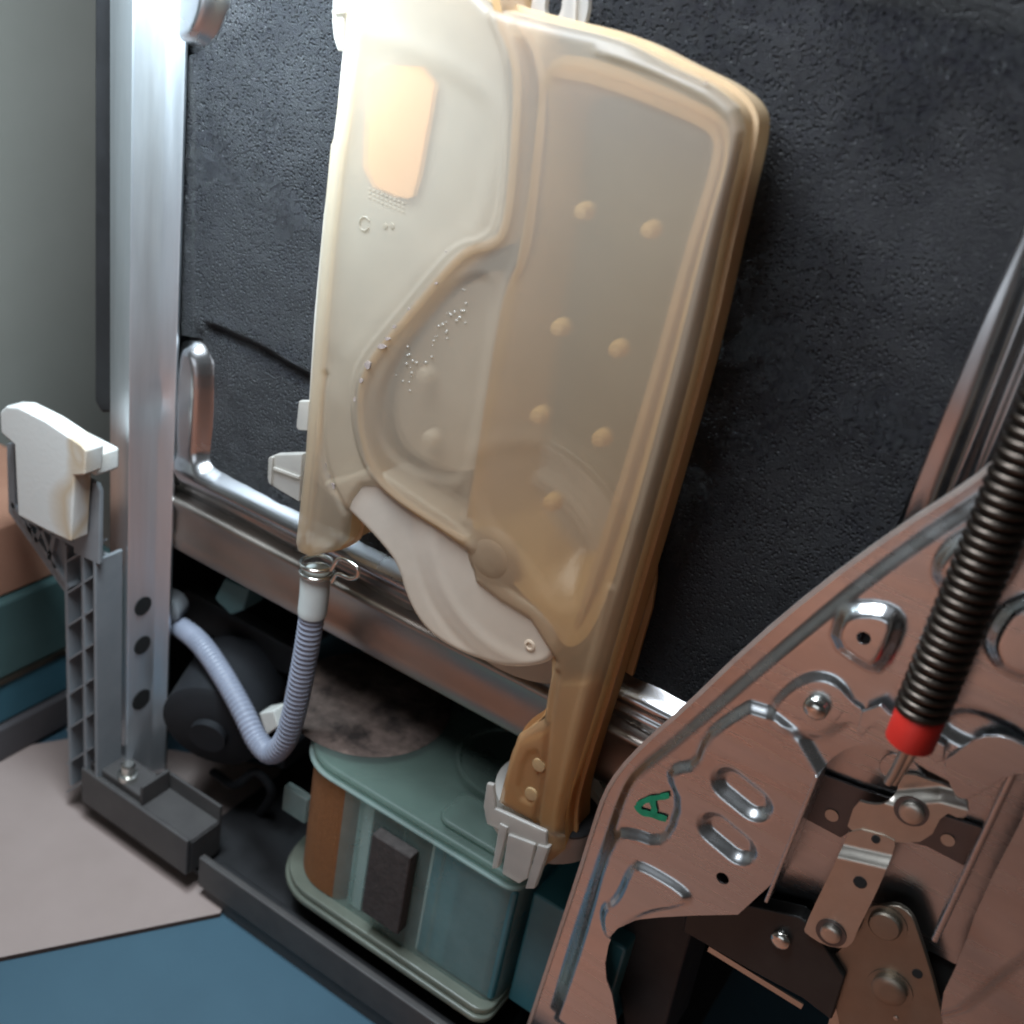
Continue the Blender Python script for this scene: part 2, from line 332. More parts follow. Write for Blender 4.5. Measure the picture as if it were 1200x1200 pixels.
def sheet(name, outline, d, mat, parent, cell, feats=(), holes=(), thick=.0008, roll=None):
    """pressed sheet: fine grid trimmed to an outline, pressed by height functions; roll=(radius, drop) rounds its border"""
    lo, hi = outline.min(0), outline.max(0); nx, nz = [int(math.ceil((hi[i]-lo[i])/cell))+3 for i in (0, 1)]
    gx = lo[0]-cell+cell*np.arange(nx); gz = lo[1]-cell+cell*np.arange(nz)
    p = np.stack(np.meshgrid(gx, gz), -1).reshape(-1, 2)
    s, near = sdf(p, outline)
    for hpoly in holes:
        l2, h2 = hpoly.min(0)-3*cell, hpoly.max(0)+3*cell; m_ = np.all((p > l2) & (p < h2), 1)
        if not m_.any(): continue
        s2, n2 = sdf(p[m_], hpoly); idx = np.where(m_)[0]; better = -s2 > s[idx]
        s[idx[better]] = -s2[better]; near[idx[better]] = n2[better]
    ins = (s < 0).reshape(nz, nx)
    c = ins[:-1, :-1] | ins[1:, :-1] | ins[:-1, 1:] | ins[1:, 1:]
    q = p.copy(); out = s >= 0; q[out] = near[out]
    h = np.zeros(len(q))
    for f in feats: h += f(q)
    if roll:
        t = np.clip(1-np.maximum(-s, 0)/roll[0], 0, 1); h -= roll[1]*(1-np.sqrt(np.maximum(0, 1-t*t)))
    ii, jj = np.where(c); idx = lambda a, b: a*nx+b
    faces = np.stack([idx(ii, jj), idx(ii, jj+1), idx(ii+1, jj+1), idx(ii+1, jj)], 1)
    used = np.unique(faces); remap = -np.ones(len(p), int); remap[used] = np.arange(len(used)); faces = remap[faces]
    V = np.stack([q[used, 0], -(d+h[used]), q[used, 1]], 1)
    F = [tuple(f) for f in faces]
    e = np.concatenate([faces[:, [0, 1]], faces[:, [1, 2]], faces[:, [2, 3]], faces[:, [3, 0]]]); key = np.sort(e, 1)
    u, inv, cnt = np.unique(key, axis=0, return_inverse=True, return_counts=True); be = e[cnt[inv.ravel()] == 1]
    if thick:
        bv = np.unique(be); m2 = {int(v): len(V)+k for k, v in enumerate(bv)}; m3 = {int(v): len(V)+len(bv)+k for k, v in enumerate(bv)}
        V2 = V[bv].copy(); V3 = V[bv].copy()
        if thick < 0: V3[:, 1] = thick*-1          # absolute: down to plane y = |thick|
        else: V3[:, 1] += thick
        V = np.vstack([V, V2, V3])
        F += [(m2[int(b)], m2[int(a)], m3[int(a)], m3[int(b)]) for a, b in be]
    me = bpy.data.meshes.new(name); me.from_pydata(V.tolist(), [], F); me.validate()
    return link(name, me, mat, parent, True)
def disc_px(px, py, r_px, d, n=24):
    c = P(px, py, d)[[0, 2]]; r = r_px*mpp(px, py, d); a = np.linspace(0, 2*math.pi, n, endpoint=False)
    return c+r*np.stack([np.cos(a), np.sin(a)], 1)
def capsule(p, q, r, n=10):
    p, q = np.array(p), np.array(q); a = math.atan2(*(q-p)[::-1]); out = []
    for k in range(n+1): t = a-math.pi/2+math.pi*k/n; out.append(q+r*np.array([math.cos(t), math.sin(t)]))
    for k in range(n+1): t = a+math.pi/2+math.pi*k/n; out.append(p+r*np.array([math.cos(t), math.sin(t)]))
    return np.array(out)
def rivet(name, px, py, r_px, d, h, mat, parent, dome=.35):
    r = r_px*mpp(px, py, d)
    return lathe(name, [(r, 0), (r, h*.75), (r*.88, h), (r*.45, h*(1+dome*.3)), (0, h*(1+dome*.3))], P(px, py, d), (0, -1, 0), mat, parent, 32)

# ================================================================== setting
ZF = P(300, 1096, .050)[2]-.004                       # floor level
fl = box('floor', (-3, -2.5, ZF-.02), (1.5, .6, ZF), 'terracotta'); tag(fl, 'terracotta floor under the dishwasher', kind='structure')
xw = PZ(40, 690, ZF)[0]
wl = box('wall', (xw-.05, -2.5, ZF), (xw, 1.6, 2.2), 'wall'); tag(wl, 'plain grey painted wall behind the dishwasher', kind='structure')

# ================================================================== dishwasher chassis
DW = empty('dishwasher', (0, 0, 0), 'open dishwasher side with black insulated tub, galvanised rear post and pressed front plate', 'dishwasher')

# --- tub wall with pressed bosses
Xl, Xr = P(206, 450, 0)[0], P(1230, 420, 0)[0]
R1 = [(150, 552), (202, 578), (347, 652), (603, 784), (707, 839), (760, 868), (900, 945)]
R3 = [(150, 612), (205, 641), (400, 747), (600, 857), (690, 907), (900, 1020)]
zr1 = np.mean([P(*p, .004)[2] for p in R1[1:6]]); zr3 = np.mean([P(*p, .006)[2] for p in R3[1:5]])
ztop = P(600, -120, 0)[2]+.05
boss1 = chaikin(XZ([(214, 404), (235, 398), (249, 425), (247, 500), (243, 545), (300, 573), (345, 594), (470, 656), (605, 722), (740, 788), (900, 868), (900, 897), (740, 817), (345, 622), (230, 568), (214, 562)], 0), 2)
boss2 = chaikin(XZ([(214, -40), (268, -40), (268, 10), (252, 50), (232, 58), (218, 52)], 0), 2)
strip = np.array([(P(225, 560, 0)[0], zr1+.004), (Xr, zr1+.004), (Xr, P(500, 700, 0)[2]+.012), (P(225, 560, 0)[0], P(500, 700, 0)[2]+.012)])
fr_x = [P(1078, 600, 0)[0], P(1108, 600, 0)[0], P(1120, 600, 0)[0]]
GRV = [ridge(XZ([(850, -22), (960, 0), (1060, 18), (1160, 42), (1260, 78)], .003), -.009, .009), ridge(XZ([(840, 800), (905, 735), (990, 600)], .003), -.004, .016)]
tub = sheet('tub_wall', np.array([(Xl, zr1), (Xr+.05, zr1), (Xr+.05, ztop), (Xl, ztop)]), 0, 'stainless', DW, .0016,
            [*GRV, wavy(.0006, 5), emb(boss1, .009, .012), emb(boss2, .012, .012),
             ridge(np.array([(P(500, 720, 0)[0]-.5, zr1+.006), (Xr, zr1+.006)]), .0022, .0022),
             ridge(np.array([(Xl, zr1+.022), (Xr, zr1+.022)]), .0035, .006),
             ridge(np.array([(fr_x[1], zr1), (fr_x[1], ztop)]), .006, .004), ridge(np.array([(fr_x[2]+.004, zr1), (fr_x[2]+.004, ztop)]), .004, .0025)])
tag(tub, 'shiny stainless tub wall around the black mat')
# --- bitumen mat
mat_px = [(275, -40), (270, 12), (256, 48), (234, 62), (221, 66), (217, 120), (215, 250), (214, 392), (238, 396), (253, 424), (251, 500),
          (246, 545), (345, 597), (470, 660), (605, 724), (741, 791), (812, 826), (960, 900), (1048, 623), (1143, 395), (1200, 268), (1290, 66), (1330, -40)]
mo = XZ(mat_px, .003)
def lumps(p):
    v = np.zeros(len(p))
    for k in range(40):
        a = rng.uniform(0, 2*math.pi); fq = rng.uniform(60, 420); v += np.sin(fq*(p[:, 0]*math.cos(a)+p[:, 1]*math.sin(a))+rng.uniform(0, 6.3))/fq
    return v*.013
insm = sheet('insulation_mat', mo, .004, 'mat', tub, .0012,
     [lumps, ridge(XZ([(236, 80), (238, 200), (236, 300), (240, 380)], .003), .003, .005),
      ridge(XZ([(250, 386), (300, 408), (372, 450)], .003), -.0035, .004), ridge(XZ([(250, 376), (300, 397), (372, 438)], .003), .002, .004),
      *GRV], thick=.003)
tag(insm, 'black pitted bitumen mat glued on the tub')
# --- lower rail below the tub
zz = np.linspace(zr3, zr1, 8); prof = [(.006, zr3-.001), (.0075, zr3+.001), (.0075, zr3+.010), (.0068, zr3+.013), (.0072, zr1-.008), (.0090, zr1-.004), (.0095, zr1-.0025), (.0092, zr1-.0008), (.0060, zr1+.0005), (-.002, zr1+.0006)]
V = [(x, -d_, z) for x in (Xl-.02, Xr) for d_, z in prof]; n_ = len(prof)
V += [(x, .012, z) for x in (Xl-.02, Xr) for z in (zr3-.001,)]
F = [(i, i+n_, i+n_+1, i+1) for i in range(n_-1)]+[(0, 2*n_, 2*n_+1, n_)]
rail = link('lower_rail', mesh('lower_rail', V, F), 'rail', DW, True); tag(rail, 'folded steel rail along the bottom of the tub')
seamx = P(640, 815, .01)[0]
# dark underside of the tub and the space behind
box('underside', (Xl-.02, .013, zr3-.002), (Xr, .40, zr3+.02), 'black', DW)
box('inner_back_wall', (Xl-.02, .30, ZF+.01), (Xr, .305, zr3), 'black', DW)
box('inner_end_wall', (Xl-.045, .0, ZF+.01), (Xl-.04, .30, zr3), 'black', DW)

# --- rear post: folded profile
xA0, xA1 = P(128, 400, .030)[0], P(154, 400, .035)[0]; xC1 = P(209, 400, .010)[0]
zpt, zpb = P(150, -60, .03)[2]+.04, P(175, 912, .02)[2]
pr = [(xA0, .012), (xA0, .0292), (xA0+.0010, .0302), (xA1-.0012, .0352), (xA1, .0340), (xA1+.0016, .0172), (xA1+.0030, .0160), (xC1-.0024, .0105), (xC1-.0014, .0098), (xC1-.0014, .0080)]
pr = np.array(pr)
def post_mesh():
    zs = np.linspace(zpb, zpt, 120); V = []; F = []; n = len(pr)
    dz = [(P(150, 465, .03)[2], -.0035, .012), (P(150, 380, .03)[2], .0015, .03), (P(150, 130, .03)[2], .001, .04)]
    for z in zs:
        for k, (x, d_) in enumerate(pr):
            off = sum(a*math.exp(-((z-c)/s)**2) for c, a, s in dz) if k in (5, 6) else 0
            V.append((x+off*.4, -(d_+off), z))
    for i in range(len(zs)-1):
        for k in range(n-1): F.append((i*n+k, i*n+k+1, (i+1)*n+k+1, (i+1)*n+k))
    return mesh('rear_post', V, F)
post = link('rear_post', post_mesh(), 'post', DW, True); post.data.set_sharp_from_angle(angle=math.radians(50))
so = post.modifiers.new('thick', 'SOLIDIFY'); so.thickness = .0009; so.offset = -1
tag(post, 'bright galvanised folded rear post')
# round punched holes of the +X face of the post
for (px, py, r) in ((166, 710, .0065), (163, 757, .0065), (160, 822, .0075)):
    c = PX(px, py, xA1+.0004); lathe('punched_hole', [(r, 0), (r, .0006), (0, .0006)], (xA1+.0009, -.025, c[2]), (1, 0, 0), 'hole', post, 28)
# pressed dimple of the post
cz = P(170, 455, .025)[2]
# dark rear edge trim behind the post
pprism('rear_edge_trim', [(110, -80), (150, -80), (150, 482), (118, 484), (110, 470)], .020, -.02, 'black', DW, .002)

# --- grey plastic corner bracket
DB = .056
br = bpy.data.objects.new('corner_bracket', None); COL.objects.link(br); br.parent = DW; br['label'] = 'grey ribbed plastic corner bracket holding the foam block'
xb1 = P(113, 800, DB)[0]; xb0 = P(77, 800, DB)[0]; zb0, zb1 = P(95, 930, DB)[2], P(112, 658, DB)[2]
box('side_panel', (xb1-.0025, -DB, zb0), (xb1, -.0358, zb1), 'grey', br, .0006)
box('web', (xb0, -(DB-.010), zb0), (xb1-.003, -(DB-.0125), P(78, 640, DB)[2]), 'grey', br)
pprism('upper_plate', [(86, 553), (104, 562), (113, 567), (117, 577), (116, 662), (86, 648)], DB, DB-.003, 'grey', br, .0006)
for x in (P(79, 800, DB)[0], P(98, 800, DB)[0]):
    box('rib', (x-.0012, -DB+.0003, zb0), (x+.0012, -(DB-.011), P(78, 640, DB)[2]), 'grey', br, .0003)
for y in (655, 692, 731, 771, 812, 852, 892, 925):
    a, b = P(77, y+4, DB), P(112, y-14, DB)
    q = [(a[0], a[2]-.0008), (b[0]-.003, b[2]-.0008), (b[0]-.003, b[2]+.0008), (a[0], a[2]+.0008)]
    prism('rib', q, DB-.0004, DB-.011, 'grey', br)
pprism('gusset', [(8, 520), (22, 520), (24, 608), (80, 638), (80, 700), (45, 650), (10, 600)], DB-.004, DB-.008, 'grey', br)
for a, b in (((12, 590), (80, 690)), ((24, 606), (88, 640)), ((30, 612), (36, 630)), ((46, 619), (40, 636)), ((46, 619), (64, 666)), ((62, 628), (56, 656)), ((14, 520), (14, 596))):
    A, B = P(*a, DB)[[0, 2]], P(*b, DB)[[0, 2]]; t = (B-A)/np.linalg.norm(B-A); nrm = np.array([-t[1], t[0]])*.0016
    prism('rib', [A+nrm, A-nrm, B-nrm, B+nrm], DB-.0006, DB-.009, 'grey', br)
# --- corner foot
ft = bpy.data.objects.new('corner_foot', None); COL.objects.link(ft); ft.parent = DW; ft['label'] = 'dark grey plastic foot tray under the rear post'
x0, x1 = P(97, 930, DB)[0], P(220, 1008, DB)[0]; zt, zb = P(190, 964, DB)[2], P(190, 1004, DB)[2]
box('front_wall', (x0, -DB-.0012, zb), (x1, -DB+.0022, zt), 'foot', ft, .0008)
box('tray_floor', (x0, -DB+.0024, zb+.004), (x1-.0005, -.030, zt-.002), 'foot', ft)
box('back_wall', (P(196, 905, .031)[0], -.0298, zb), (x1, -.0275, zt+.010), 'foot', ft, .0006)
xd = P(160, 925, DB)[0]; box('divider', (xd, -DB+.0026, zt-.0022), (xd+.0025, -.0305, zt+.014), 'foot', ft, .0006)
box('end_wall', (x1-.002, -DB+.0026, zb), (x1+.0002, -.0302, zt-.0035), 'foot', ft)
box('base_block', (x0+.002, -DB+.004, zt-.0021), (xd-.0004, -.031, zt+.004), 'foot', ft, .001)
c = P(150, 915, .046)
lathe('bolt', [(.0065, 0), (.0065, .004), (.0045, .0045), (.0045, .011), (.0036, .012), (0, .012)], (c[0], c[1], zt+.0042), (0, 0, 1), 'wire', ft)
# --- base tray
bt = bpy.data.objects.new('base_tray', None); COL.objects.link(bt); bt.parent = DW; bt['label'] = 'black plastic base tray with raised outer wall'
xa = P(232, 1020, .052)[0]; zt1 = P(300, 1052, .052)[2]; zt2 = P(300, 1086, .052)[2]; xend = P(760, 1280, .03)[0]
box('outer_wall', (xa, -.052, zt2), (xend, -.047, zt1), 'foot', bt, .001)
box('lower_lip', (xa+.004, -.0495, ZF+.0005), (xend, -.044, zt2-.0002), 'foot', bt, .0008)
box('tray_floor', (xa-.03, -.0468, zt2+.001), (xend, .28, zt2+.004), 'black', bt)
box('tray_step', (xa+.010, -.0466, zt2+.0042), (xend, -.040, zt1-.006), 'black', bt, .001)

# --- pressed front plate around the hinge
DP = .030
out = XZ([(1290, 392), (1235, 458), (1200, 502), (1168, 540), (1140, 564), (1050, 622), (960, 688), (880, 755), (800, 832), (758, 868), (726, 902),
          (709, 930), (697, 966), (680, 1020), (650, 1110), (612, 1225), (1290, 1225)], DP)
chn = chaikin(XZ([(958, 905), (985, 876), (1020, 866), (1060, 880), (1100, 905), (1150, 925), (1185, 905), (1205, 900), (1215, 925), (1150, 1050), (1128, 1115),
          (1101, 1172), (1110, 1240), (733, 1240), (727, 1165), (714, 1130), (722, 1088), (738, 1070), (795, 1064), (897, 1062)], DP), 1)
def shrink(px_list, h, wd, ch=2): return emb(chaikin(XZ(px_list, DP+.004), ch), h, wd)
inner = [(1290, 440), (1215, 530), (1180, 566), (1150, 588), (1070, 640), (985, 705), (905, 772), (824, 842), (778, 882), (741, 910), (726, 938),
         (711, 985), (696, 1030), (666, 1117), (634, 1225), (1290, 1225)]
contour = [(1000, 775), (947, 777), (925, 785), (887, 817), (848, 846), (824, 866), (812, 896), (788, 900), (781, 912), (795, 938), (790, 960), (782, 978), (768, 985), (740, 976),
           (722, 978), (706, 1010), (690, 1070), (672, 1130), (650, 1225), (900, 1225), (990, 1000), (962, 884), (887, 829), (930, 800), (1000, 800)]
low = [(745, 1008), (760, 1010), (812, 1042), (806, 1056), (760, 1062), (735, 1080), (715, 1100), (708, 1060), (728, 1050)]
feats = [wavy(.00035, 3), shrink(inner, .0030, .0065), emb(chaikin(XZ([(887, 824), (958, 880), (990, 1000), (900, 1225), (640, 1225), (672, 1130), (690, 1070), (706, 1010), (722, 978),
           (740, 978), (768, 988), (784, 978), (796, 940), (782, 912), (790, 902), (814, 898), (826, 866), (850, 846)], DP+.006), 1), .0034, .0058),
         shrink([(986, 722), (1000, 712), (1032, 712), (1052, 722), (1052, 742), (1030, 784), (1012, 778), (978, 752)], .0045, .0065, 1),
         shrink([(1096, 668), (1108, 644), (1130, 628), (1200, 600), (1200, 640), (1150, 720), (1106, 690)], .004, .006, 2),
         shrink([(1160, 760), (1166, 736), (1190, 704), (1260, 690), (1260, 800), (1180, 790)], .004, .006, 2),
         shrink([(895, 838), (930, 800), (960, 790), (985, 800), (1000, 830), (985, 850), (955, 868)], .0020, .005, 2),
         shrink([(1130, 830), (1200, 860), (1200, 880), (1140, 880), (1090, 850)], -.003, .006, 2),
         emb(capsule(XZ([(857, 918)], DP+.005)[0], XZ([(884, 940)], DP+.005)[0], .0066), -.0048, .0062), emb(capsule(XZ([(840, 970)], DP+.005)[0], XZ([(866, 992)], DP+.005)[0], .0066), -.0048, .0062),
         shrink(low, .0030, .005, 2),
         ridge(XZ([(1150, 1090), (1190, 1150), (1230, 1230)], DP), -.0012, .012)]
hole_list = [chn, disc_px(1012, 748, 8.5, DP+.0075), disc_px(847, 1029, 8, DP+.006)]
plate = sheet('hinge_plate', out, DP, 'plate', DW, .00085, feats, hole_list, thick=.0011); tag(plate, 'pressed zinc side plate with stamped recesses and cut-outs by the door hinge')
def plate_d(px, py):
    q = XZ([(px, py)], DP); return DP+sum(float(f(q)[0]) for f in feats)
pprism('recess_panel', [(850, 840), (1260, 830), (1260, 1010), (1120, 1130), (1080, 1110), (890, 1075)], .0108, .0098, 'plate', plate)
for px, py in ((1012, 748), (847, 1029)): prism('dark_backing', disc_px(px, py, 13, DP+.006), .024, .023, 'hole', plate)
pprism('dark_gap', [(1196, 905), (1218, 920), (1152, 1052), (1130, 1116), (1101, 1174), (1084, 1120), (1098, 1100)], .0075, .0070, 'hole', plate)
# turned edges of the channel
def strip_px(name, a, b, d0, d1, wpx, mat, parent, bev=0):
    A, B = P(*a, d0)[[0, 2]], P(*b, d0)[[0, 2]]; t = (B-A)/np.linalg.norm(B-A); nrm = np.array([-t[1], t[0]])*wpx*.5*mpp(*a, d0)
    return prism(name, [A+nrm, A-nrm, B-nrm, B+nrm], d0, d1, mat, parent, bev)
strip_px('turned_edge', (957, 910), (897, 1058), plate_d(930, 930)+.0006, .006, 5, 'plate', plate, .0005)
strip_px('turned_edge', (1196, 888), (1094, 1105), DP+.0050, .004, 9, 'plate', plate, .001)
# screw on the plate
dS = plate_d(958, 827)
sc = rivet('screw', 958, 827, 15, dS, .0038, 'wire', plate, 1.2)
cS = P(958, 827, dS+.0046); r_ = .0022
for a in (35, 125):
    u = np.array([math.cos(math.radians(a)), 0, math.sin(math.radians(a))])*r_; v = np.array([-u[2], 0, u[0]])*.25
    link('cross_slot', mesh('cross_slot', [cS+u+v, cS-u+v, cS-u-v, cS+u-v], [(0, 1, 2, 3)]), 'hole', sc)
# green letter A drawn with a marker, lying on its side
mk = bpy.data.meshes.new('marker_letter'); V = []; F = []
for stroke in ([(747, 944), (757, 938), (770, 935), (784, 932)], [(746, 943), (751, 951), (764, 955), (781, 960)], [(764, 937), (766, 946), (767, 954)]):
    ps = spline([(x, y, 0) for x, y in stroke], 6)
    for i in range(len(ps)):
        a, b = ps[max(i-1, 0)], ps[min(i+1, len(ps)-1)]; t = (b-a)[:2]; t = t/np.linalg.norm(t); nn = np.array([-t[1], t[0]])*(3.5+.4*math.sin(i*.9))
        for sgn in (1, -1):
            x, y = ps[i][:2]+sgn*nn; V.append(P(x, y, plate_d(x, y)+.0009))
        if i: k = len(V); F.append((k-4, k-3, k-1, k-2))
mk.from_pydata([tuple(v) for v in V], [], F); ink = link('marker_letter', mk, 'ink', plate, True); ink['label'] = 'green hand-drawn letter A lying on its side'

# ================================================================== hinge
HG = empty('hinge_assembly', (0, 0, 0), 'riveted steel door hinge levers in the cut-out of the front plate', 'hinge')
cb = pprism('cross_bracket', [(945, 925), (958, 905), (1010, 925), (1150, 970), (1165, 960), (1128, 1014), (1086, 992), (1000, 972), (985, 982), (944, 960)], .014, .0125, 'darksteel', HG, .0003)
for px, py in ((975, 955), (1111, 984)): prism('bracket_hole', disc_px(px, py, 8, .014), .0146, .0141, 'lever', cb)
lv_o = chaikin(XZ([(1003, 938), (1020, 943), (1036, 943), (1049, 934), (1050, 917), (1064, 912), (1090, 922), (1103, 925), (1132, 941), (1135, 954), (1126, 960), (1106, 951), (1088, 986),
                 (1050, 988), (990, 978)], .0245), 1)
lv = sheet('lever', lv_o, .0205, 'lever', HG, .0006, [emb(XZ([(960, 915), (1046, 938), (1100, 934), (1180, 955), (1150, 1060), (940, 1060)], .0245), .004, .006)], thick=.0018)
pprism('upper_lever', [(1030, 892), (1042, 882), (1058, 884), (1072, 892), (1084, 912), (1096, 922), (1062, 930), (1046, 916), (1030, 905)], .018, .0165, 'plate', HG, .0005, 1)
prism('rivet_collar', disc_px(1068, 950, 20, .0245), .0251, .0246, 'darksteel', lv); rivet('rivet', 1069, 951, 14.5, .0251, .0022, 'lever', lv, .3)
la_o = chaikin(XZ([(994, 974), (1046, 988), (1046, 1000), (1030, 1040), (1004, 1092), (1000, 1104), (990, 1112), (966, 1108), (944, 1094), (942, 1088), (962, 1045), (984, 1000)], .0285), 1)
la = sheet('link_arm', la_o, .0250, 'lever', HG, .0006, [emb(XZ([(940, 990), (1080, 1022), (1040, 1160), (880, 1140)], .0285), .0035, .0065)], thick=.0018)
prism('arm_hole', disc_px(1008, 1034, 8, .0285), .0288, .02855, 'hole', la)
prism('arm_hole', disc_px(1026, 984, 5, .0255), .0256, .02505, 'hole', la)
prism('rivet_collar', disc_px(974, 1093, 18, .0285), .0291, .0286, 'darksteel', la); rivet('rivet', 974, 1093, 12, .0291, .002, 'lever', la, .3)
lo_ = pprism('lower_arm', [(1006, 1090), (1012, 1074), (1026, 1063), (1050, 1060), (1066, 1070), (1074, 1084), (1100, 1168), (1112, 1235), (990, 1235), (975, 1160), (968, 1125), (985, 1112)], .0225, .0195, 'bronze', HG, .0006, 1)
for px, py, r in ((1038, 1082, 19), (1043, 1158, 20)):
    prism('rivet_collar', disc_px(px, py, r*1.3, .0225), .0231, .0226, 'bronze', lo_); rivet('rivet', px, py, r, .0231, .003, 'bronze', lo_, .2)
prism('arm_hole', disc_px(1075, 1141, 6, .0225), .0229, .0226, 'hole', lo_)
rivet('stamp_dot', 1050, 1193, 3, .0225, .0004, 'lever', lo_)
bb = pprism('black_bar', [(806, 1058), (818, 1048), (900, 1066), (938, 1075), (956, 1092), (990, 1146), (974, 1196), (940, 1170), (880, 1138), (828, 1108), (800, 1092)], .026, .017, 'blacksteel', HG, .001)
rivet('bar_rivet', 916, 1099, 12, .026, .003, 'wire', bb, 1.0)
strip_px('thin_strip', (830, 1112), (940, 1180), .0165, .0155, 8, 'lever', HG)
bk = pprism('black_housing', [(722, 1092), (735, 1074), (800, 1068), (812, 1090), (800, 1130), (770, 1240), (735, 1240), (726, 1170), (716, 1132)], .012, -.03, 'black', HG, .002)
pprism('bottom_link', [(975, 1180), (1000, 1170), (1010, 1240), (960, 1240)], .0155, .013, 'lever', HG, .0005)

# ================================================================== spring
SPd = .050
SG = empty('door_spring', (0, 0, 0), 'dark oiled coil spring with red collar in front of the pressed plate', 'spring')
pa, pb = Vector(P(1078, 836, SPd)), Vector(P(1240, 445, SPd)); axs = (pb-pa).normalized(); Ls = (pb-pa).length
u = axs.orthogonal().normalized(); v = axs.cross(u); Rs = 27*mpp(1100, 740, SPd); pitch = Ls/33
pts = [pa+axs*(pitch*t)+Rs*(math.cos(2*math.pi*t)*u+math.sin(2*math.pi*t)*v) for t in np.arange(0, 33, 1/26)]
tube('coil', pts, pitch*.43, 'spring', SG, 8)
tube('spring_core', [pa, pb], Rs*.72, 'black', SG, 20)
def along(a, ax, prof, name, mat, parent, seg=40): return lathe(name, prof, a, ax, mat, parent, seg)
pc = Vector(P(1066, 868, SPd)); axc = (pa-pc).normalized(); rc = 28.5*mpp(1066, 850, SPd)
along(pc, axs, [(rc*.86, -.001), (rc, 0), (rc*1.01, .0125), (rc*.95, .0138), (rc*.80, .0139), (rc*.80, .010)], 'red_collar', 'red', SG)
tube('pull_rod', [pc-axs*.0, P(1048, 905, SPd-.006), P(1041, 916, SPd-.008)], .0020, 'lever', SG, 12)
tube('pull_rod', [pc+Vector((.003, 0, 0)), P(1053, 908, SPd-.010), P(1048, 917, SPd-.011)], .0018, 'lever', SG, 12)
# seat of the spring, bolted to the plate
st = pprism('spring_seat', [(948, 812), (962, 800), (980, 803), (1000, 824), (1012, 832), (1012, 850), (996, 846), (975, 850), (952, 842)], dS-.0002, dS-.0014, 'plate', plate, .0005, 1)
pprism('spring_seat', [(1010, 834), (1032, 826), (1042, 836), (1108, 874), (1106, 892), (1096, 896), (1084, 884), (1036, 858), (1020, 852), (1012, 862), (1004, 858)], .0385, .0362, 'plate', plate, .0006, 0)
pprism('catch_plate', [(1104, 892), (1120, 882), (1146, 862), (1180, 862), (1212, 880), (1212, 905), (1180, 910), (1150, 930), (1124, 940), (1112, 920)], .0355, .0338, 'plate', plate, .0006, 1)
ribbon_pts = XZ([(1235, 458), (1200, 502), (1168, 540), (1140, 564), (1050, 622), (960, 688), (880, 755), (800, 832), (758, 868), (726, 902), (709, 930), (697, 966), (680, 1020), (650, 1110), (612, 1225)], DP)

lp_ = ribbon('cut_edge', chaikin(ribbon_pts, 1, False), DP+.0010, DP-.0016, .0019, 'cutedge', plate)

# ================================================================== water tank
TK = empty('water_tank', (0, 0, 0), 'large yellowed translucent plastic water tank hanging on the black tub wall', 'water tank')
DF, DBK = .046, .016
DWB = .0442                                            # level of the flat web and round chamber low on the left
tank_px = [(402, -60, DF), (402, 40, DF), (397, 70, DF), (387, 160, DF), (383, 170, DF), (371, 300, DF), (360, 450, DF), (353, 545, DF), (347, 600, DF), (343, 636, DF), (346, 648, DF), (360, 655, DF), (392, 646, DF), (403, 634, DF),
           (407, 604, DF), (412, 588, DF), (424, 572, DF), (440, 572, DF), (465, 592, DF), (515, 624, DF), (546, 650, DF), (554, 684, DF), (582, 706, DF), (618, 728, DF), (648, 776, DF),
           (641, 800, DF), (634, 846, DF), (604, 864, DF), (594, 890, DF), (581, 943, DF), (628, 968, DF), (668, 982, DBK), (692, 962, DBK), (692, 925, DBK), (700, 890, DBK), (739, 770, DBK),
           (790, 600, DBK), (845, 410, DBK), (880, 250, DBK), (905, 150, DBK), (898, 122, DBK), (868, 99, DBK), (826, 80, DBK), (775, 53, DBK), (740, 42, DBK), (690, 31, DBK), (620, 12, DBK), (590, -20, DBK), (575, -60, DBK)]
to = XZ(tank_px, DF)
def tl(*pts, d=DF, n=2): return chaikin(XZ(pts, d), n, False)
seamL = tl((575, -30), (582, 20), (600, 60), (606, 100), (600, 200), (592, 270), (575, 288), (548, 292), (520, 320), (470, 380), (432, 425), (420, 460), (422, 510), (436, 555), (470, 590), (520, 622), (552, 640))
seamR = tl((606, 30), (625, 60), (632, 110), (622, 220), (612, 300), (590, 340), (575, 420), (560, 520), (545, 610))
edgeL = tl((416, -60), (414, 60), (402, 180), (386, 310), (376, 450), (368, 560), (362, 640))
edgeR = tl((700, 60), (760, 80), (830, 112), (862, 140), (862, 170), (835, 270), (800, 420), (755, 590), (700, 770), (660, 930))
chR = XZ([(632, 82), (700, 92), (790, 130), (840, 150), (838, 185), (812, 270), (780, 400), (740, 545), (690, 700), (655, 720), (620, 660), (560, 600), (565, 530), (590, 400), (612, 300), (625, 200)], DF)
chL = XZ([(455, 430), (520, 340), (560, 320), (578, 330), (566, 430), (548, 540), (536, 566), (490, 556), (450, 530), (440, 480)], DF)
chU = XZ([(425, 60), (480, 60), (570, 110), (578, 160), (560, 260), (500, 300), (430, 390), (395, 420), (400, 300), (415, 150)], DF)
arc = XZ([(600+150*math.cos(a)*.9+10, 660-150*math.sin(a)*.95) for a in np.linspace(math.radians(20), math.radians(115), 14)], DF)
